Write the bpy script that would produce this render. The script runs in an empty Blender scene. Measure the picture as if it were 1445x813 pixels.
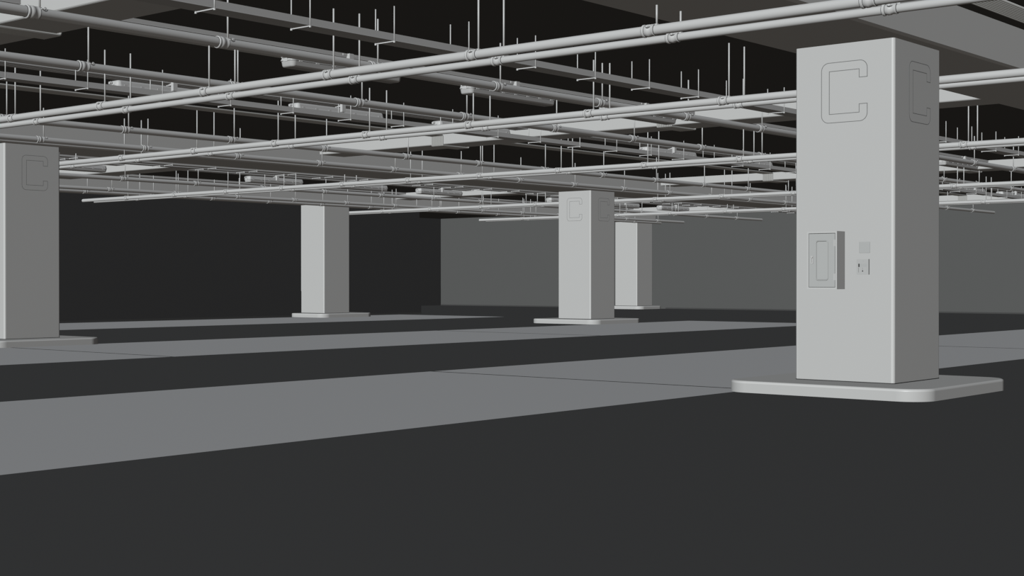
import bpy, bmesh, math
from mathutils import Vector, Matrix

# ------------------------------------------------------------------ basics
C = bpy.context.scene.collection
PI = math.pi
H0 = 1.033                     # eye height above the floor
YAW = math.radians(40.14)
PITCH = math.atan(10.2 / 2006.94)

Z_SOFFIT = H0 + 2.1746
Z_CEIL = H0 + 2.605
Z_PLATE = 0.1076
LZ = H0 + 2.558                # underside of the light channels on the ceiling
L_X = [-11.96, -15.26, -26.85, -29.54]
LAMP_Y = [(11.34, 14.31, 17.27, 28.90), (11.34, 14.31, 17.27, 22.97, 25.94, 37.57, 40.53), (17.27, 22.97, 25.94, 28.90, 34.60, 37.57, 40.53)]
TZ = H0 + 2.279                # underside of the cable trays

# ------------------------------------------------------------------ materials
def mat(name, col, rough=0.5, spec=0.5, metal=0.0, noise=0.0):
    m = bpy.data.materials.new(name)
    m.use_nodes = True
    nt = m.node_tree
    b = nt.nodes['Principled BSDF']
    b.inputs['Base Color'].default_value = (*col, 1)
    b.inputs['Roughness'].default_value = rough
    b.inputs['Specular IOR Level'].default_value = spec
    b.inputs['Metallic'].default_value = metal
    if noise > 0:
        tc = nt.nodes.new('ShaderNodeTexCoord')
        n = nt.nodes.new('ShaderNodeTexNoise')
        n.inputs['Scale'].default_value = 1.3
        n.inputs['Detail'].default_value = 3
        mr = nt.nodes.new('ShaderNodeMapRange')
        mr.inputs['To Min'].default_value = 1 - noise
        mr.inputs['To Max'].default_value = 1 + noise
        mx = nt.nodes.new('ShaderNodeMix')
        mx.data_type = 'RGBA'
        mx.blend_type = 'MULTIPLY'
        mx.inputs[0].default_value = 1
        mx.inputs[6].default_value = (*col, 1)
        nt.links.new(tc.outputs['Object'], n.inputs['Vector'])
        nt.links.new(n.outputs['Fac'], mr.inputs['Value'])
        nt.links.new(mr.outputs['Result'], mx.inputs[7])
        nt.links.new(mx.outputs[2], b.inputs['Base Color'])
    return m

M_COL = mat('painted_concrete', (0.80, 0.80, 0.795), 0.55, 0.35, noise=0.006)
M_EDGE = mat('edge_highlight', (0.95, 0.95, 0.945), 0.4, 0.5)  # paler than the concrete, paints the highlight along the edges
M_LINE = mat('letter_outline_paint', (0.33, 0.33, 0.33), 0.6, 0.2)
M_BEAM = mat('beam_concrete', (0.81, 0.81, 0.805), 0.7, 0.12, noise=0.006)
M_CEIL = mat('dark_ceiling_paint', (0.165, 0.163, 0.160), 0.7, 0.2, noise=0.01)
M_WL = mat('dark_wall_left', (0.082, 0.082, 0.084), 0.7, 0.2, noise=0.01)  # left wall tone, set darker than the back wall
M_WB = mat('grey_wall_back', (0.156, 0.158, 0.156), 0.6, 0.3, noise=0.01)
M_PIPE = mat('painted_pipe', (0.89, 0.89, 0.89), 0.42, 0.5)
M_STEEL = mat('zinc_steel', (0.93, 0.93, 0.93), 0.40, 0.5)
M_TRAY = mat('tray_steel', (0.80, 0.80, 0.80), 0.45, 0.4)
M_CABLE = mat('grey_cable_sheath', (0.72, 0.72, 0.70), 0.5, 0.35)
M_LAMP = mat('lamp_housing_plastic', (0.90, 0.90, 0.90), 0.4, 0.5)
M_DIFF = mat('lamp_diffuser_plastic', (0.80, 0.80, 0.80), 0.35, 0.5)
M_BOX = mat('cabinet_steel', (0.86, 0.86, 0.855), 0.45, 0.4)  # lightened so the frame carries its edge highlight in the colour
M_DOOR = mat('cabinet_door_steel', (0.70, 0.71, 0.705), 0.45, 0.4)
M_GAP = mat('dark_gap', (0.07, 0.07, 0.07), 0.7, 0.2)
M_SHADELINE = mat('painted_shade_line', (0.10, 0.10, 0.10), 0.7, 0.2)  # near-black colour standing in for contact and crevice shading
M_HOOK = mat('shaded_hook_steel', (0.22, 0.22, 0.22), 0.5, 0.3)  # hook darkened, its shading is put into the colour
M_GLASS = mat('cabinet_window_panel', (0.72, 0.73, 0.725), 0.35, 0.4)
M_PLATEC = mat('call_point_plastic', (0.74, 0.745, 0.74), 0.45, 0.4)

def floor_mat():
    m = bpy.data.materials.new('painted_floor')
    m.use_nodes = True
    nt = m.node_tree
    N = nt.nodes.new
    b = nt.nodes['Principled BSDF']
    b.inputs['Roughness'].default_value = 0.55
    b.inputs['Specular IOR Level'].default_value = 0.12
    tc = N('ShaderNodeTexCoord')
    sp = N('ShaderNodeSeparateXYZ')
    nt.links.new(tc.outputs['Object'], sp.inputs[0])
    def mth(op, a, bb=None):
        n = N('ShaderNodeMath')
        n.operation = op
        for i, v in enumerate((a, bb)):
            if v is None: continue
            if isinstance(v, (int, float)): n.inputs[i].default_value = v
            else: nt.links.new(v, n.inputs[i])
        return n.outputs[0]
    x, y = sp.outputs[0], sp.outputs[1]
    def band(s, lo, hi):
        return mth('MULTIPLY', mth('GREATER_THAN', s, lo), mth('LESS_THAN', s, hi))
    bays = None
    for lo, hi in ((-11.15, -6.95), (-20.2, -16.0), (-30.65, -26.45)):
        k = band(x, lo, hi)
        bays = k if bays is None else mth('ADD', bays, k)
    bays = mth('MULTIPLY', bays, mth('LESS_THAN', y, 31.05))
    seam = mth('ADD', band(y, 11.78, 11.84), band(y, 21.51, 21.59))
    seam = mth('MULTIPLY', seam, mth('MULTIPLY', bays, mth('GREATER_THAN', x, -25)))
    def mix(f, a, bb):
        n = N('ShaderNodeMix')
        n.data_type = 'RGBA'
        nt.links.new(f, n.inputs[0])
        for i, v in ((6, a), (7, bb)):
            if isinstance(v, tuple): n.inputs[i].default_value = (*v, 1)
            else: nt.links.new(v, n.inputs[i])
        return n.outputs[2]
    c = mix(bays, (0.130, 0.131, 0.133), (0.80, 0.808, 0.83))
    c = mix(seam, c, (0.14, 0.14, 0.14))
    nt.links.new(c, b.inputs['Base Color'])
    return m
M_FLOOR = floor_mat()

# ------------------------------------------------------------------ mesh builder
class MB:
    def __init__(s):
        s.v = []; s.f = []; s.sm = []; s.mi = []
    def add(s, vs, fs, smooth=False, mi=0):
        o = len(s.v)
        s.v += [tuple(p) for p in vs]
        for f in fs:
            s.f.append([o + i for i in f]); s.sm.append(smooth); s.mi.append(mi)
        return s
    def box(s, x0, x1, y0, y1, z0, z1, mi=0):
        v = [(x, y, z) for z in (z0, z1) for y in (y0, y1) for x in (x0, x1)]
        f = [(0,2,3,1), (4,5,7,6), (0,1,5,4), (2,6,7,3), (0,4,6,2), (1,3,7,5)]
        return s.add(v, f, False, mi)
    def frame(s, d):
        d = Vector(d).normalized()
        u = Vector((0,0,1)) if abs(d.z) < 0.9 else Vector((1,0,0))
        a = d.cross(u).normalized()
        return d, a, d.cross(a).normalized()
    def lathe(s, p, d, prof, n=16, caps=True, mi=0, smooth=True):
        """prof: list of (distance along d, radius)"""
        p = Vector(p); d, a, b = s.frame(d)
        vs = []; fs = []
        for t, r in prof:
            for k in range(n):
                w = 2*PI*k/n
                vs.append(p + d*t + (a*math.cos(w) + b*math.sin(w))*r)
        for i in range(len(prof)-1):
            for k in range(n):
                k2 = (k+1) % n
                fs.append((i*n+k, i*n+k2, (i+1)*n+k2, (i+1)*n+k))
        s.add(vs, fs, smooth, mi)
        if caps:
            L = len(prof)-1
            s.add([vs[k] for k in range(n)], [tuple(range(n))[::-1]], False, mi)
            s.add([vs[L*n+k] for k in range(n)], [tuple(range(n))], False, mi)
        return s
    def rod(s, p0, p1, r, n=8, mi=0):
        p0 = Vector(p0); p1 = Vector(p1)
        return s.lathe(p0, p1-p0, [(0, r), ((p1-p0).length, r)], n, True, mi)
    def tube(s, pts, r, n=8, mi=0):
        pts = [Vector(p) for p in pts]
        rings = []; vs = []; fs = []
        L = len(pts)
        side = None
        for i, p in enumerate(pts):
            d0 = (pts[i]-pts[i-1]).normalized() if i else None
            d1 = (pts[i+1]-pts[i]).normalized() if i < L-1 else None
            d = ((d0 or d1) + (d1 or d0)).normalized()
            a = Vector((1,0,0)) - d*d.x
            if a.length < 1e-3: a = Vector((0,1,0))
            a.normalize(); b = d.cross(a)
            k = 1.0
            if d0 and d1:
                k = 1/max(0.5, math.sqrt((1+d0.dot(d1))/2))
            for q in range(n):
                w = 2*PI*q/n
                vs.append(p + a*math.cos(w)*r + b*math.sin(w)*r*k)
        for i in range(L-1):
            for q in range(n):
                q2 = (q+1) % n
                fs.append((i*n+q, i*n+q2, (i+1)*n+q2, (i+1)*n+q))
        s.add(vs, fs, True, mi)
        s.add(vs[:n], [tuple(range(n))[::-1]], False, mi)
        s.add(vs[-n:], [tuple(range(n))], False, mi)
        return s
    def stack(s, loops, mi=0, smooth=True, caps=True):
        """loops: list of equal-length vertex rings, joined in turn"""
        n = len(loops[0]); vs = [p for l in loops for p in l]; fs = []
        for i in range(len(loops)-1):
            for k in range(n):
                k2 = (k+1) % n
                fs.append((i*n+k, i*n+k2, (i+1)*n+k2, (i+1)*n+k))
        s.add(vs, fs, smooth, mi)
        if caps:
            s.add(loops[0], [tuple(range(n))[::-1]], False, mi)
            s.add(loops[-1], [tuple(range(n))], False, mi)
        return s
    def build(s, name, m, parent=None, loc=None, wn=False):
        me = bpy.data.meshes.new(name)
        me.from_pydata(s.v, [], s.f)
        bm = bmesh.new(); bm.from_mesh(me)
        for i, f in enumerate(bm.faces):
            f.smooth = s.sm[i]; f.material_index = s.mi[i]
        bmesh.ops.remove_doubles(bm, verts=bm.verts, dist=1e-5)
        bmesh.ops.recalc_face_normals(bm, faces=bm.faces)
        for e in bm.edges:
            if len(e.link_faces) == 2 and e.calc_face_angle(0) > math.radians(40):
                e.smooth = False
        bm.to_mesh(me); bm.free()
        for x in (m if isinstance(m, (list, tuple)) else [m]):
            me.materials.append(x)
        o = bpy.data.objects.new(name, me)
        C.objects.link(o)
        if wn:
            q = o.modifiers.new('normals', 'WEIGHTED_NORMAL')
            q.weight = 100; q.keep_sharp = True
        if parent: o.parent = parent
        if loc: o.location = loc
        return o

def rrect(x0, x1, y0, y1, r, z, n=6, inset=0.0):
    x0 += inset; x1 -= inset; y0 += inset; y1 -= inset
    r = max(r - inset, 0.0005)
    out = []
    for cx, cy, a0 in ((x1-r, y0+r, -90), (x1-r, y1-r, 0), (x0+r, y1-r, 90), (x0+r, y0+r, 180)):
        for k in range(n+1):
            w = math.radians(a0 + 90*k/n)
            out.append((cx + r*math.cos(w), cy + r*math.sin(w), z))
    return out

def thing(name, label, cat, loc, group=None, rotz=0):
    o = bpy.data.objects.new(name, None)
    C.objects.link(o)
    o.empty_display_size = 0.2
    o.location = loc
    o.rotation_euler = (0, 0, rotz)
    o['label'] = label; o['category'] = cat
    if group: o['group'] = group
    return o

def tag(o, label, cat, group=None):
    o['label'] = label; o['category'] = cat
    if group: o['group'] = group
    return o

def struct(name, mb, m):
    o = mb.build(name, m)
    o['kind'] = 'structure'
    return o

def instance(src, parent, loc, name=None):
    c = src.copy()
    C.objects.link(c)
    c.parent = parent
    c.location = loc
    return c

# ------------------------------------------------------------------ room shell
XL, YB = -31.10, 43.82          # left wall face, back wall face
YEND = 32.36                    # where the left wall stops and the recess opens
XR = -40.87                     # end wall of the recess
WZ = 0.737                      # top of the thicker lower band of the walls
PR = 0.04

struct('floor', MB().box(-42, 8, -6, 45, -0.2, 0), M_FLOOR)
struct('ceiling', MB().box(-42, 8, -6, 45, Z_CEIL, Z_CEIL+0.25), M_CEIL)
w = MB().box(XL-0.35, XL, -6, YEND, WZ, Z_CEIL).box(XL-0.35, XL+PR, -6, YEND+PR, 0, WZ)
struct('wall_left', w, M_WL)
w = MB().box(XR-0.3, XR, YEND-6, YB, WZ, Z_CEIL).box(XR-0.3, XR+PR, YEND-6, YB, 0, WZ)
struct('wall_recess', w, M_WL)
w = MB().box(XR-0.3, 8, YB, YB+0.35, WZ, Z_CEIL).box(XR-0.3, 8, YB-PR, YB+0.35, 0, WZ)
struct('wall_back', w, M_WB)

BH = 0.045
bb = MB().box(XL+PR, XL+PR+0.012, -6, 27.0, 0, BH).box(XL+PR, XL+PR+0.012, 29.0, YEND+PR, 0, BH)  # added dark strip in place of contact shading at the wall foot
struct('contact_shade_left', bb, M_SHADELINE)
bb = MB().box(XR+PR, -31.7, YB-PR-0.012, YB-PR, 0, BH).box(-29.5, 8, YB-PR-0.012, YB-PR, 0, BH)  # same added dark strip for contact shading along the back wall
struct('contact_shade_back', bb, M_SHADELINE)

# ------------------------------------------------------------------ beams
def beam_profile(w0, w1, z0, z1, ch=0.022):
    return [(w0, z1), (w0, z0+ch), (w0+ch*0.4, z0+ch*0.4), (w0+ch, z0), (w1-ch, z0),
            (w1-ch*0.4, z0+ch*0.4), (w1, z0+ch), (w1, z1)]

def main_beam(x0, x1, ya, yb, label):
    p = beam_profile(x0, x1, Z_SOFFIT, Z_CEIL)
    mb = MB().stack([[(x, y, z) for x, z in p] for y in (ya, yb)], smooth=False)
    return tag(mb.build('main_beam', M_BEAM), label, 'beam', 'wide beams over the rows of columns')

Z_SHALLOW = H0 + 2.424         # underside of the shallow cross beams
def cross_beam(y0, y1, xa, xb, label):
    p = beam_profile(y0, y1, Z_SHALLOW, Z_CEIL, 0.014)
    mb = MB().stack([[(x, y, z) for y, z in p] for x in (xa, xb)], smooth=False)
    return tag(mb.build('cross_beam', M_BEAM), label, 'beam', 'shallow beams crossing between the wide beams')

B1 = (-6.715, -5.465); B2 = (-21.73, -20.48); B3 = (-31.10, -29.98)
main_beam(*B1, -6, YB, 'wide concrete beam resting on the large right-hand column with the cabinet')
main_beam(*B2, -6, YB, 'wide concrete beam over the left-edge column and the middle column')
main_beam(*B3, -6, YB, 'wide concrete beam along the dark left wall over the farthest columns')
CROSS = [(7.14, 7.80), (18.55, 19.20), (30.17, 30.83), (41.80, 42.45)]
names_a = ['shallow cross beam with pale face at the top left corner of the photo',
           'long pale-faced shallow beam passing behind the large right-hand column',
           'shallow pale beam right of the middle column, running behind the large column',
           'farthest shallow cross beam, nearest the grey back wall, right of the large column']
names_b = ['shallow cross beam of the far bay hidden behind the left-edge column top',
           'short pale cross beam seen just right of the left-edge column top',
           'short pale cross beam seen left of the middle column top',
           'short pale cross beam seen just right of the middle column top']
for (y0, y1), la, lb in zip(CROSS, names_a, names_b):
    cross_beam(y0, y1, B2[1], B1[0], la)
    if y0 > 10:
        cross_beam(y0, y1, B3[1], B2[0], lb)

def ceil_z(x, y):
    for b in (B1, B2, B3):
        if b[0] <= x <= b[1]: return Z_SOFFIT
    if x < B1[0]:
        for c in CROSS:
            if c[0]-0.02 <= y <= c[1]+0.02: return Z_SHALLOW
        for xr, row in zip(L_X, LAMP_Y):
            if xr-0.29 <= x <= xr-0.02 and any(abs(y-c) < 0.93 for c in row): return H0 + 2.412 - 0.038
        for xr in L_X:
            if xr-0.33 <= x <= xr+0.012: return LZ - 0.001
    return Z_CEIL

def spans(ya, yb):
    """stretches of a line along y between the cross beams"""
    out = []; a = ya
    for c0, c1 in CROSS:
        if c0 > a: out.append((a, c0-0.002)); a = c1+0.002
    out.append((a, yb))
    return out

# ------------------------------------------------------------------ columns
def letter_c(face):
    """painted capital C: fill = same paint, thin darker outline. Local frame: u right, v up, out = towards viewer"""
    u0, u1, v0, v1, r, t = -0.2285, 0.2285, -0.276, 0.276, 0.072, 0.079
    gap = 0.155           # length of the lips at the open side
    def outline(off):
        o = off
        pts = []
        def arc(cx, cy, rr, a0, a1, n=7):
            for k in range(n+1):
                w = math.radians(a0 + (a1-a0)*k/n)
                pts.append((cx+rr*math.cos(w), cy+rr*math.sin(w)))
        R = r + o
        arc(u1-r, v1-r, R, 0, 90)
        arc(u0+r, v1-r, R, 90, 180)
        arc(u0+r, v0+r, R, 180, 270)
        arc(u1-r, v0+r, R, 270, 360)
        pts.append((u1+o, v0+gap+o)); pts.append((u1-t-o, v0+gap+o))
        pts.append((u1-t-o, v0+t+o)); pts.append((u0+t+o, v0+t+o))
        pts.append((u0+t+o, v1-t-o)); pts.append((u1-t-o, v1-t-o))
        pts.append((u1-t-o, v1-gap-o)); pts.append((u1+o, v1-gap-o))
        return pts
    A = outline(0.0032); B = outline(-0.0032)
    n = len(A)
    mb = MB()
    d = 0.0015
    va = [face(u, v, d) for u, v in A]; vb = [face(u, v, d) for u, v in B]
    va0 = [face(u, v, -0.002) for u, v in A]; vb0 = [face(u, v, -0.002) for u, v in B]
    fs = [(k, (k+1) % n, n+(k+1) % n, n+k) for k in range(n)]
    mb.add(va+vb, fs, False, 0)
    mb.add(va0+va, fs, False, 0)
    mb.add(vb+vb0, fs, False, 0)
    # fill in the column's own paint
    mb.add([face(u, v, 0.0008) for u, v in outline(-0.0028)], [tuple(range(n))], False, 1)
    return mb

COLW = 0.99
def column(x, y, label, plate, letters):
    """x, y: near corner (largest x, smallest y)"""
    cx, cy = x - COLW/2, y + COLW/2
    t = thing('concrete_column', label, 'column', (cx, cy, 0), 'square columns on kerbed bases')
    h = COLW/2
    r = 0.028
    loops = [rrect(-h, h, -h, h, r, Z_PLATE-0.02, 3), rrect(-h, h, -h, h, r, Z_SOFFIT, 3)]
    mb = MB().stack(loops)
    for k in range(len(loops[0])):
        if k % 4 != 3: mb.mi[k] = 1          # edge highlight painted as a paler colour
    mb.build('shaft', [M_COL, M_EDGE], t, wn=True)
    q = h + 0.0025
    MB().stack([rrect(-q, q, -q, q, r, Z_PLATE-0.004, 3), rrect(-q, q, -q, q, r, Z_PLATE+0.008, 3)]).build('base_contact_shade', M_SHADELINE, t, wn=True)  # added dark band stands in for contact shading at the shaft foot
    x0, x1, y0, y1 = plate
    x0 -= cx; x1 -= cx; y0 -= cy; y1 -= cy
    R = 0.25
    lp = [rrect(x0, x1, y0, y1, R, 0.0, 10)]
    for z, i in ((Z_PLATE-0.022, 0), (Z_PLATE-0.012, 0.0025), (Z_PLATE-0.005, 0.008), (Z_PLATE, 0.02)):
        lp.append(rrect(x0, x1, y0, y1, R, z, 10, i))
    mb = MB().stack(lp)
    nl = len(lp[0])
    for k in range(nl, nl*(len(lp)-1)): mb.mi[k] = 1  # kerb rim paler as well, a painted edge highlight
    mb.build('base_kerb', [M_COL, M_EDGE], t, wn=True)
    zc = H0 + 1.730
    for s in letters:
        if s == 'front':
            f = lambda u, v, d: (u + 0.0055, -h - d, zc + v)
        else:
            f = lambda u, v, d: (h + d, u + 0.040, zc + v)
        letter_c(f).build('letter', [M_LINE, M_COL], t)
    return t

def plate_for(x, y):
    return (x-COLW-0.5, x+0.5, y-0.5, y+COLW+0.5)

column(-5.585, 11.92, 'large square column at right carrying the wall cabinet, letter C on two faces',
       plate_for(-5.585, 11.92), ('front', 'side'))
column(-20.575, 11.985, 'square column cut off by the left edge, letter C on its grey face',
       plate_for(-20.575, 11.985), ('front', 'side'))
column(-20.60, 27.36, 'square column in the middle distance with a letter C on each visible face',
       plate_for(-20.60, 27.36), ('front', 'side'))
p = plate_for(-30.10, 27.42)
column(-30.10, 27.42, 'plain square column without letters standing against the dark left wall',
       (XL+PR+0.002, p[1], p[2], p[3]), ())
p = plate_for(-30.10, 42.80)
column(-30.10, 42.80, 'farthest plain column against the grey back wall, half hidden behind the middle column',
       (p[0], p[1], p[2], YB-PR-0.002), ())

# ------------------------------------------------------------------ fittings on the near column
YF = 11.92                                   # front face of the near column
# fire hose style cabinet
cab = thing('wall_cabinet', 'shallow pale metal cabinet with a hinged door on the large right-hand column', 'cabinet', (-6.2165, YF, H0-0.077))
cw, ch_, cd = 0.1515, 0.529, 0.155           # half width, height, depth
mb = MB()
mb.box(-cw, cw, -cd+0.014, 0, 0, ch_)        # carcass
fr = 0.0165
for x0, x1, z0, z1 in ((-cw, -cw+fr, 0, ch_), (cw-fr, cw, 0, ch_), (-cw+fr, cw-fr, 0, fr), (-cw+fr, cw-fr, ch_-fr, ch_)):
    mb.box(x0, x1, -cd, -cd+0.014, z0, z1)
mb.build('carcass', M_BOX, cab)
MB().box(-cw+fr, cw-fr, -cd+0.0125, -cd+0.0138, fr, ch_-fr).build('door_gap', M_GAP, cab)  # dark sheet in place of the shade in the door gap
door = bpy.data.objects.new('door', None)
dx0, dx1, dz0, dz1 = -cw+fr+0.004, cw-fr-0.005, fr+0.004, ch_-fr-0.005
px0, px1, pz0, pz1 = -0.064, 0.066, 0.078, 0.448
def rr_xz(x0, x1, z0, z1, r, y, n=5):
    return [(a, y, b) for a, b, _ in rrect(x0, x1, z0, z1, r, 0, n)]
mb = MB()
# door leaf as a ring around a recessed, raised-rim panel opening
outer = rr_xz(dx0, dx1, dz0, dz1, 0.002, -cd+0.001)
hole = rr_xz(px0, px1, pz0, pz1, 0.026, -cd+0.001)
mb.stack([rr_xz(dx0, dx1, dz0, dz1, 0.002, -cd+0.012), outer, hole,
          rr_xz(px0+0.003, px1-0.003, pz0+0.003, pz1-0.003, 0.024, -cd-0.0045),
          rr_xz(px0+0.0085, px1-0.0085, pz0+0.0085, pz1-0.0085, 0.019, -cd-0.0045),
          rr_xz(px0+0.012, px1-0.012, pz0+0.012, pz1-0.012, 0.016, -cd+0.004)], smooth=False, caps=False)
door = mb.build('door', M_DOOR, cab)
MB().stack([rr_xz(px0+0.012, px1-0.012, pz0+0.012, pz1-0.012, 0.016, -cd+0.008),
            rr_xz(px0+0.012, px1-0.012, pz0+0.012, pz1-0.012, 0.016, -cd+0.0035)], smooth=False).build('window_panel', M_GLASS, door)
mb = MB()
mb.stack([rr_xz(-0.113, -0.086, 0.234, 0.308, 0.005, -cd+0.001), rr_xz(-0.112, -0.087, 0.235, 0.307, 0.005, -cd-0.004)], smooth=False)
mb.lathe((-0.0995, -cd-0.002, 0.291), (0, -1, 0), [(0, 0.009), (0.012, 0.009), (0.014, 0.006)], 14)
mb.box(-0.104, -0.095, -cd-0.018, -cd-0.011, 0.243, 0.292)
mb.build('latch_handle', M_BOX, door)
for z in (0.112, 0.421):
    mb = MB().lathe((cw-fr-0.003, -cd-0.003, z-0.03), (0, 0, 1), [(0, 0.0055), (0.06, 0.0055)], 10)
    mb.box(cw-fr-0.016, cw-fr-0.003, -cd-0.002, -cd+0.002, z-0.03, z+0.03)
    mb.build('hinge', M_BOX, door)

# square plate above the call box
sq = MB()
sq.stack([rr_xz(-0.052, 0.052, 0, 0.103, 0.003, 0.0), rr_xz(-0.052, 0.052, 0, 0.103, 0.003, -0.0035),
          rr_xz(-0.0495, 0.0495, 0.0025, 0.1005, 0.003, -0.005)], smooth=False)
o = sq.build('blank_plate', M_DOOR, None, (-5.869, YF, H0+0.251))
tag(o, 'thin square blank plate on the large column, right of the cabinet above the call box', 'plate')

# call box with slot and lower button panel
cb = thing('call_box', 'small raised box with a slot and button on the large column below the blank plate', 'call box', (-5.8795, YF, H0+0.056))
bw, bh, bd = 0.0585, 0.140, 0.022
mb = MB()
mb.box(-bw, bw, -bd+0.006, 0, 0, bh)
sx0, sx1, sz0, sz1 = -0.042, 0.044, 0.069, 0.099
lx0, lx1, lz0, lz1 = -0.040, 0.044, 0.020, 0.064
ys = (-bd, -bd+0.006)
mb.box(-bw, sx0, *ys, 0, bh).box(sx1, bw, *ys, 0, bh)
mb.box(sx0, sx1, *ys, sz1, bh).box(sx0, sx1, *ys, lz1, sz0).box(sx0, sx1, *ys, 0, lz0).box(sx0, lx0, *ys, lz0, lz1)
mb.build('body', M_PLATEC, cb)
MB().box(sx0+0.012, sx1, -bd+0.0035, -bd+0.006, sz0, sz1).build('slot_cover', M_DOOR, cb)
MB().box(sx0, sx0+0.012, -bd+0.0045, -bd+0.0061, sz0, sz1).build('slot_opening', M_GAP, cb)
MB().box(lx0+0.002, -0.002, -bd+0.002, -bd+0.006, lz0+0.006, lz1-0.001).box(0.001, lx1-0.002, -bd+0.0035, -bd+0.006, lz0+0.004, lz1-0.001).build('button_panel', M_PLATEC, cb)
MB().lathe((0.0, -bd+0.005, lz0+0.012), (0, -1, 0), [(0, 0.0055), (0.006, 0.0055)], 12).build('button', M_GAP, cb)
MB().lathe((0.006, -bd+0.001, 0.121), (0, -1, 0), [(0, 0.003), (0.003, 0.003)], 10).build('indicator', M_DOOR, cb)

# ------------------------------------------------------------------ pipe clamps (built once per size and direction, then copied)
def clamp_mesh(r, axis):
    """split-ring clamp with two ridges, a saddle for the rod and a bolt at the near side; local origin at pipe centre under the rod"""
    mb = MB()
    R = r + 0.004
    d = (1, 0, 0) if axis == 'x' else (0, 1, 0)
    prof = [(-0.125, r*0.98), (-0.125, R+0.002), (-0.120, R+0.007), (-0.108, R+0.007), (-0.102, R+0.001), (-0.092, R+0.001),
            (-0.086, R+0.005), (-0.062, R+0.005), (-0.054, R), (-0.030, R), (-0.024, R+0.003), (-0.016, R+0.003), (-0.012, r*0.98)]
    mb.lathe((0, 0, 0), d, prof, 22, False)
    # dark rings in place of crevice shading at the edges and in the groove
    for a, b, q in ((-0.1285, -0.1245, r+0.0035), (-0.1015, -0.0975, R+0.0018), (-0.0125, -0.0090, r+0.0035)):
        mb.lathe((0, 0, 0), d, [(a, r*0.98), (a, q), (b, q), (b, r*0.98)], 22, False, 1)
    # saddle / ear the rod screws into
    if axis == 'x':
        mb.box(-0.012, 0.012, -0.012, 0.012, r*0.9, r+0.007)
        mb.box(-0.075, 0.0, -0.010, 0.010, r*0.95, r+0.006)
    else:
        mb.box(-0.012, 0.012, -0.012, 0.012, r*0.9, r+0.007)
        mb.box(-0.010, 0.010, -0.075, 0.0, r*0.95, r+0.006)
    return mb

def bolt_mesh(r, axis):
    mb = MB()
    R = r + 0.005
    if axis == 'x':
        # cradle hook on the side facing -y
        a = math.radians(25)
        p = Vector((-0.055, -R*math.cos(a), R*math.sin(a)))
        mb.lathe(p, (0, -math.cos(a), math.sin(a)), [(-0.004, 0.007), (0.012, 0.007), (0.013, 0.011), (0.019, 0.011)], 6, smooth=False)
        mb.tube([(-0.075, -R*0.88-0.006, R*0.55), (-0.068, -R*0.95-0.006, R*0.36), (-0.055, -R*0.98-0.006, R*0.26), (-0.042, -R*0.95-0.006, R*0.36), (-0.035, -R*0.88-0.006, R*0.55)], 0.004, 6, 1)
    else:
        a = math.radians(35)
        p = Vector((R*math.cos(a), 0.018, R*math.sin(a)))
        mb.lathe(p, (math.cos(a), 0, math.sin(a)), [(-0.008, 0.007), (0.012, 0.007), (0.013, 0.012), (0.020, 0.012)], 6, smooth=False)
        mb.tube([(R*0.85+0.004, -0.005, R*0.62), (R*0.95+0.006, 0.006, R*0.40), (R*0.98+0.007, 0.022, R*0.30), (R*0.95+0.006, 0.036, R*0.42), (R*0.85+0.004, 0.042, R*0.62)], 0.004, 6, 1)
        mb.box(R*0.72, R*0.9+0.006, -0.012, 0.03, R*0.55, R*0.55+0.008)
    return mb

proto = {}
def clamp_on(root, loc, r, axis):
    key = (r, axis)
    if key not in proto:
        c = clamp_mesh(r, axis).build('pipe_clamp', [M_STEEL, M_SHADELINE], root, loc)
        b = bolt_mesh(r, axis).build('bolt', [M_STEEL, M_HOOK], c)
        proto[key] = (c, b)
    else:
        c0, b0 = proto[key]
        c = instance(c0, root, loc)
        instance(b0, c, (0, 0, 0))

def rod_part(root, x, y, z0, z1, r):
    MB().rod((x, y, z0), (x, y, z1), r, 8).build('hanger_rod', M_STEEL, root)

# ------------------------------------------------------------------ light pipes running across (along x), in pairs
P_ROD0, P_STEP = -8.237, 1.8752
X0P, X1P = -30.75, 3.0
PZ = (H0+1.979, H0+1.968)
PR_ = (0.0405, 0.033)
pair_y = [9.315, 13.457, 20.03, 28.58, 34.82]
pair_dy = [0.34, 0.322, 0.33, 0.33, 0.33]
pair_txt = ['nearest crossing pair, sweeping above the large column top',
            'second crossing pair, passing just behind the large column',
            'third crossing pair, its left end free past the left-edge column',
            'fourth crossing pair, starting behind the plain left-wall column',
            'farthest crossing pair, its left end free before the back wall']
for i in range(5):
    for j in range(2):
        y = pair_y[i] + j*pair_dy[i]
        r = PR_[j]; z = PZ[j]
        lab = ('thick front' if j == 0 else 'thin rear') + ' pipe of the ' + pair_txt[i]
        t = thing('pipe', lab, 'pipe', (X0P, y, z), 'pale pipes crossing from left to right in pairs')
        mb = MB().lathe((0, 0, 0), (1, 0, 0), [(0, r*0.75), (0.008, r), (X1P-X0P, r)], 20)
        mb.build('pipe_run', M_PIPE, t)
        for n in range(-11, 6):
            x = P_ROD0 + n*P_STEP
            if not (X0P+0.15 < x < X1P-0.1): continue
            if n == -1: x += 0.024
            zt = ceil_z(x, y)
            if n == -8: zt = TZ - 0.002               # hung from the tray right above
            clamp_on(t, (x-X0P, 0, 0), r, 'x')
            rod_part(t, x-X0P, 0, r+0.006, zt-z, 0.0085)

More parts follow.
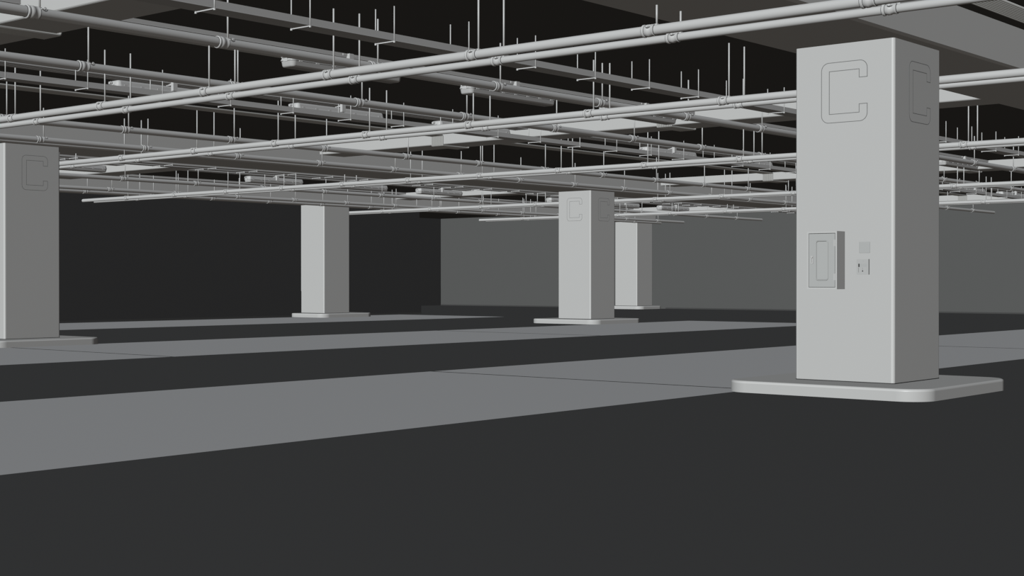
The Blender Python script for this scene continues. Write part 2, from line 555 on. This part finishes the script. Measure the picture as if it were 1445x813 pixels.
# ------------------------------------------------------------------ grey pipes running away (along y)
G_ROD0, G_STEP = 9.97, 1.8735
GZ, GR = H0+2.122, 0.044
Y0G, Y1G = 1.0, 43.45
g_list = [(-10.153, 'nearest grey pipe running to the back, first from the right beside the closest light row'),
          (-12.33, 'second grey pipe running to the back, just right of the second cable tray'),
          (-17.05, 'third grey pipe running to the back, outer of two beside the left-edge column beam'),
          (-19.22, 'fourth grey pipe running to the back, hugging the beam above the left-edge column'),
          (-25.27, 'fifth grey pipe running to the back, outermost of the far bay'),
          (-28.50, 'sixth grey pipe running to the back, second nearest the dark left wall'),
          (-29.50, 'seventh grey pipe running to the back, lowest in view against the dark left wall')]
for x, lab in g_list:
    t = thing('pipe', lab, 'pipe', (x, Y0G, GZ), 'grey pipes running away to the back wall')
    MB().lathe((0, 0, 0), (0, 1, 0), [(0, GR), (Y1G-Y0G-0.01, GR), (Y1G-Y0G, GR*0.7)], 20).build('pipe_run', M_PIPE, t)
    for n in range(-4, 18):
        y = G_ROD0 + n*G_STEP
        if not (Y0G+0.2 < y < Y1G-0.1): continue
        clamp_on(t, (0, y-Y0G, 0), GR, 'y')
        zt = ceil_z(x, y)
        rod_part(t, 0, y-Y0G, GR+0.006, zt-GZ, 0.0085)

# ------------------------------------------------------------------ cable trays on trapeze hangers
T_ROD0, T_STEP = 9.60, 1.0597
def tray(xr, label, ya=1.0, yb=43.5):
    """xr: x of the right-hand hanger rods"""
    xa, xb = xr-0.252, xr
    t = thing('cable_tray', label, 'cable tray', ((xa+xb)/2, ya, TZ), 'grey cable trays on trapeze hangers')
    h = 0.118; L = yb-ya
    s = 0.0015
    mb = MB()
    p = [(-h, 0.066), (-h, 0.0), (-h+0.006, -0.001), (h-0.006, -0.001), (h, 0.0), (h, 0.066), (h-0.010, 0.066), (h-0.010, 0.0635),
         (h-0.0025, 0.0635), (h-0.0025, 0.003), (-h+0.0025, 0.003), (-h+0.0025, 0.0635), (-h+0.010, 0.0635), (-h+0.010, 0.066)]
    mb.stack([[(x, y, z) for x, z in p] for y in (0, L)], smooth=False)
    mb.lathe((h-0.001, 0, 0.0005), (0, 1, 0), [(0, 0.0035), (L, 0.0035)], 6)
    mb.build('channel', M_TRAY, t)
    for n in range(-8, 33):
        y = T_ROD0 + n*T_STEP
        if not (ya+0.1 < y < yb-0.1): continue
        zt = ceil_z(xr-0.126, y) - TZ
        m = MB()
        for x in (-0.126, 0.126):
            m.rod((x, y-ya, -0.014), (x, y-ya, zt), 0.0062, 7)
            m.lathe((x, y-ya, -0.020), (0, 0, 1), [(0, 0.0105), (0.010, 0.0105)], 6, smooth=False)
        m.box(-0.134, 0.134, y-ya-0.0065, y-ya+0.0065, -0.012, -0.0025)
        m.build('trapeze_hanger', M_STEEL, t)
tray(-9.555, 'nearest cable tray, slanting down from the top of the photo towards the large column')
tray(-14.635, 'second cable tray, in front of the lights left of centre, above the nearest pipe pair')
tray(-23.05, 'cable tray beyond the left-edge column beam, right one of two side by side')
tray(-23.46, 'cable tray beyond the left-edge column beam, left one of two side by side')

# ------------------------------------------------------------------ lighting trunking and batten lights
def trunk(xr, label, ya=1.0, yb=43.5):
    xa = xr - 0.31
    t = thing('lighting_trunking', label, 'trunking', ((xa+xr)/2, ya, LZ), 'ribbed channels carrying the lights')
    h = 0.155; L = yb-ya
    p = [(-h, 0.0465), (-h, 0.0)]
    for k in range(1, 4):
        x = -h + k*0.0775
        p += [(x-0.008, 0.0), (x-0.006, 0.006), (x+0.006, 0.006), (x+0.008, 0.0)]
    p += [(h, 0.0), (h, 0.006), (h-0.002, 0.008), (h-0.002, 0.0465)]
    mb = MB()
    for a, b in spans(ya, yb):
        mb.stack([[(x, y-ya, z) for x, z in p] for y in (a, b)], smooth=False)
    mb.build('channel', M_TRAY, t)
    return t
TR = [trunk(L_X[0], 'nearest ribbed light channel on the ceiling, running beside the nearest grey pipe'),
      trunk(L_X[1], 'second ribbed light channel on the ceiling, seen from below above the second tray'),
      trunk(L_X[2], 'third ribbed light channel on the ceiling, beyond the left-edge column beam')]
trunk(L_X[3], 'ribbed channel on the ceiling beside the beam along the dark left wall')

LAMP_L = 1.74
def lamp_parts(root):
    h = LAMP_L/2
    # long rounded housing above a thick clipped rim
    W = 0.115
    def ring(z, i, r=0.06): return rrect(-W, W, -h, h, r, z, 6, i)
    mb = MB().stack([ring(0.118, 0.050), ring(0.115, 0.032), ring(0.106, 0.018), ring(0.090, 0.009), ring(0.060, 0.004), ring(0.052, 0.0), ring(0.046, -0.004), ring(0.037, -0.004), ring(0.036, 0.006)])
    mb.stack([ring(0.0365, 0.002), ring(0.0325, 0.002)], mi=1)      # dark band painting the shaded gap under the rim
    for k in range(7):
        y = -h + 0.12 + k*(LAMP_L-0.24)/6
        for s in (-1, 1):
            mb.box(s*(W+0.001)-0.004, s*(W+0.001)+0.004, y-0.024, y+0.024, 0.026, 0.062)
    for s in (-1, 1):
        mb.box(-0.035, 0.035, s*(h+0.001)-0.005, s*(h+0.001)+0.005, 0.028, 0.064)
    mb.build('housing', [M_LAMP, M_SHADELINE], root, wn=True)
    MB().stack([ring(0.0325, 0.003), ring(0.024, 0.006), ring(-0.014, 0.013), ring(-0.026, 0.020), ring(-0.033, 0.031), ring(-0.036, 0.048)]).build('diffuser', M_DIFF, root, wn=True)
    for s in (-1, 1):
        MB().lathe((-0.03, s*(h-0.012), 0.082), (0, s, 0), [(0, 0.024), (0.022, 0.024), (0.024, 0.018), (0.040, 0.018), (0.042, 0.008)], 14).build('cable_gland', M_LAMP, root)

def bracket_on(root, y):
    """hanger bracket hugging the right side of the channel; local origin at the light's centre"""
    global bracket_proto
    loc = (0, y, H0+2.412-LZ)
    if bracket_proto is not None:
        instance(bracket_proto, root, loc); return
    b = MB()
    x0, x1 = 0.157, 0.205                    # just outside the channel's right side
    b.box(x0, x1, -0.095, -0.030, 0.045, 0.188)
    b.box(0.05, x0, -0.095, -0.030, 0.1185, 0.128)              # foot reaching over the light
    b.box(x0, x0+0.010, -0.160, 0.050, 0.164, 0.188)            # flange along the channel edge
    b.add([(x0, -0.095, 0.128), (x0, -0.095, 0.1455), (0.080, -0.095, 0.128), (x0, -0.088, 0.128), (x0, -0.088, 0.1455), (0.080, -0.088, 0.128)],
          [(0, 1, 2), (3, 5, 4), (0, 3, 4, 1), (1, 4, 5, 2), (2, 5, 3, 0)])
    bracket_proto = b.build('bracket', M_STEEL, root, loc)

bracket_proto = None
lamp_proto = None
lamp_txt = [('batten light of the nearest row, nearest to the camera, below the first cable tray',
             'batten light of the nearest row, second from the camera, near the photo centre',
             'batten light of the nearest row, third from the camera, against the long pale beam',
             'batten light just right of the large column, the largest one there'),
            ('leftmost batten light of the second row, just above the second cable tray',
             'second batten light from the left just above the second cable tray',
             'third batten light from the left above the second tray, mostly hidden by crossing pipes',
             'fourth batten light from the left above the second tray, right of the middle column',
             'fifth batten light from the left above the second tray, nearest left of the large column',
             'small distant batten light right of the large column, left one of two in line',
             'small distant batten light at the right edge of the photo behind the cable tray'),
            ('batten light end showing just right of the left-edge column',
             'far-bay batten light left of the plain column by the dark wall',
             'far-bay batten light above the plain column by the dark wall, right half showing',
             'far-bay batten light midway between the plain column and the middle column',
             'tiny batten light end peeking out left of the middle column',
             'distant batten light end showing just right of the middle column',
             'farthest batten light, second to the right of the middle column, before a pale beam')]
for xr, ys, tr, txt in zip(L_X, LAMP_Y, TR, lamp_txt):
    for y, lab in zip(ys, txt):
        t = thing('ceiling_light', lab, 'light', (xr-0.158, y, H0+2.412), 'long pale batten lights under the channels')
        bracket_on(tr, y-1.0)
        if lamp_proto is None:
            lamp_proto = t
            lamp_parts(t)
        else:
            for ch in list(lamp_proto.children):
                instance(ch, t, ch.location)

# ------------------------------------------------------------------ cable bundles that dip under the cross beams
def bundle(xa, xb, label, wraps, n=9, ya=1.0, yb=43.4):
    zt = Z_CEIL - 0.017; zl = Z_SHALLOW - 0.017
    t = thing('cable_bundle', label, 'cables', ((xa+xb)/2, ya, zt), 'flat bundles of parallel grey cables')
    step = (xb-xa)/n; r = step*0.42
    for k in range(n):
        x = xa + (k+0.5)*step - (xa+xb)/2
        pts = [(x, 0, 0)]
        for y0, y1 in wraps:
            if y0 < ya: continue
            a = y0 - 0.019 - ya; b = y1 + 0.019 - ya
            dz = zl - zt
            q = 0.02
            pts += [(x, a-q, 0), (x, a-q*0.3, -q*0.3), (x, a, -q), (x, a, dz+q), (x, a+q*0.3, dz+q*0.3), (x, a+q, dz),
                    (x, b-q, dz), (x, b-q*0.3, dz+q*0.3), (x, b, dz+q), (x, b, -q), (x, b+q*0.3, -q*0.3), (x, b+q, 0)]
        pts.append((x, yb-ya, 0))
        MB().tube(pts, r, 8).build('cable', M_CABLE, t)
bundle(-12.66, -12.37, 'flat cable bundle beside the nearest light channel, looping under the shallow beams', CROSS)
bundle(-17.51, -17.22, 'flat cable bundle beyond the second cable tray, looping under the shallow beams', CROSS)
bundle(-5.28, -4.99, 'flat cable bundle at the top right corner, beyond the beam of the large column', [])

# ------------------------------------------------------------------ light
right = Vector((math.cos(YAW), math.sin(YAW), 0))
fwd = Vector((-math.sin(YAW), math.cos(YAW), 0))
up = Vector((0, 0, 1))
def sun(name, lx, ly, lz, strength, col=(1, 1, 1)):
    """lx, ly, lz: where the light comes from, as right / up / towards the open near side"""
    d = (right*lx + up*ly - fwd*lz).normalized()
    l = bpy.data.lights.new(name, 'SUN')
    l.energy = strength * PI
    l.color = col
    l.angle = math.radians(2)
    l.use_shadow = False
    o = bpy.data.objects.new(name, l)
    o.rotation_euler = d.to_track_quat('Z', 'Y').to_euler()
    o.location = d * 10 + Vector((-8, 8, 4))
    C.objects.link(o)
sun('studio_key', -0.408, 0.347, 0.844, 0.64, (0.975, 1, 1))  # added shadowless studio-style key, no daylight opening behind it
sun('top_fill', 0.522, 0.826, 0.213, 0.030, (0.95, 0.93, 1))
sun('side_fill', 0.95, 0.05, 0.30, 0.014, (1, 0.98, 1))
sun('low_fill', 0.30, -0.85, 0.43, 0.064, (1, 0.92, 0.83))  # added shadowless fill from below, no real surface reflects it

wd = bpy.data.worlds.new('world')
bpy.context.scene.world = wd
wd.use_nodes = True
wd.node_tree.nodes['Background'].inputs[0].default_value = (0.9, 0.95, 1, 1)
wd.node_tree.nodes['Background'].inputs[1].default_value = 0.012

# ------------------------------------------------------------------ camera
cam = bpy.data.cameras.new('camera')
cam.lens = 50; cam.sensor_width = 36; cam.sensor_fit = 'HORIZONTAL'
cam.clip_start = 0.1; cam.clip_end = 300
co = bpy.data.objects.new('camera', cam)
co.location = (0, 0, H0)
co.rotation_euler = (PI/2 - PITCH, 0, YAW)
C.objects.link(co)
sc = bpy.context.scene
sc.camera = co
sc.view_settings.view_transform = 'Standard'
sc.view_settings.look = 'None'
sc.view_settings.exposure = 0
sc.view_settings.gamma = 1
sc.view_settings.use_curve_mapping = False
sc.cycles.diffuse_bounces = 0
sc.cycles.glossy_bounces = 0
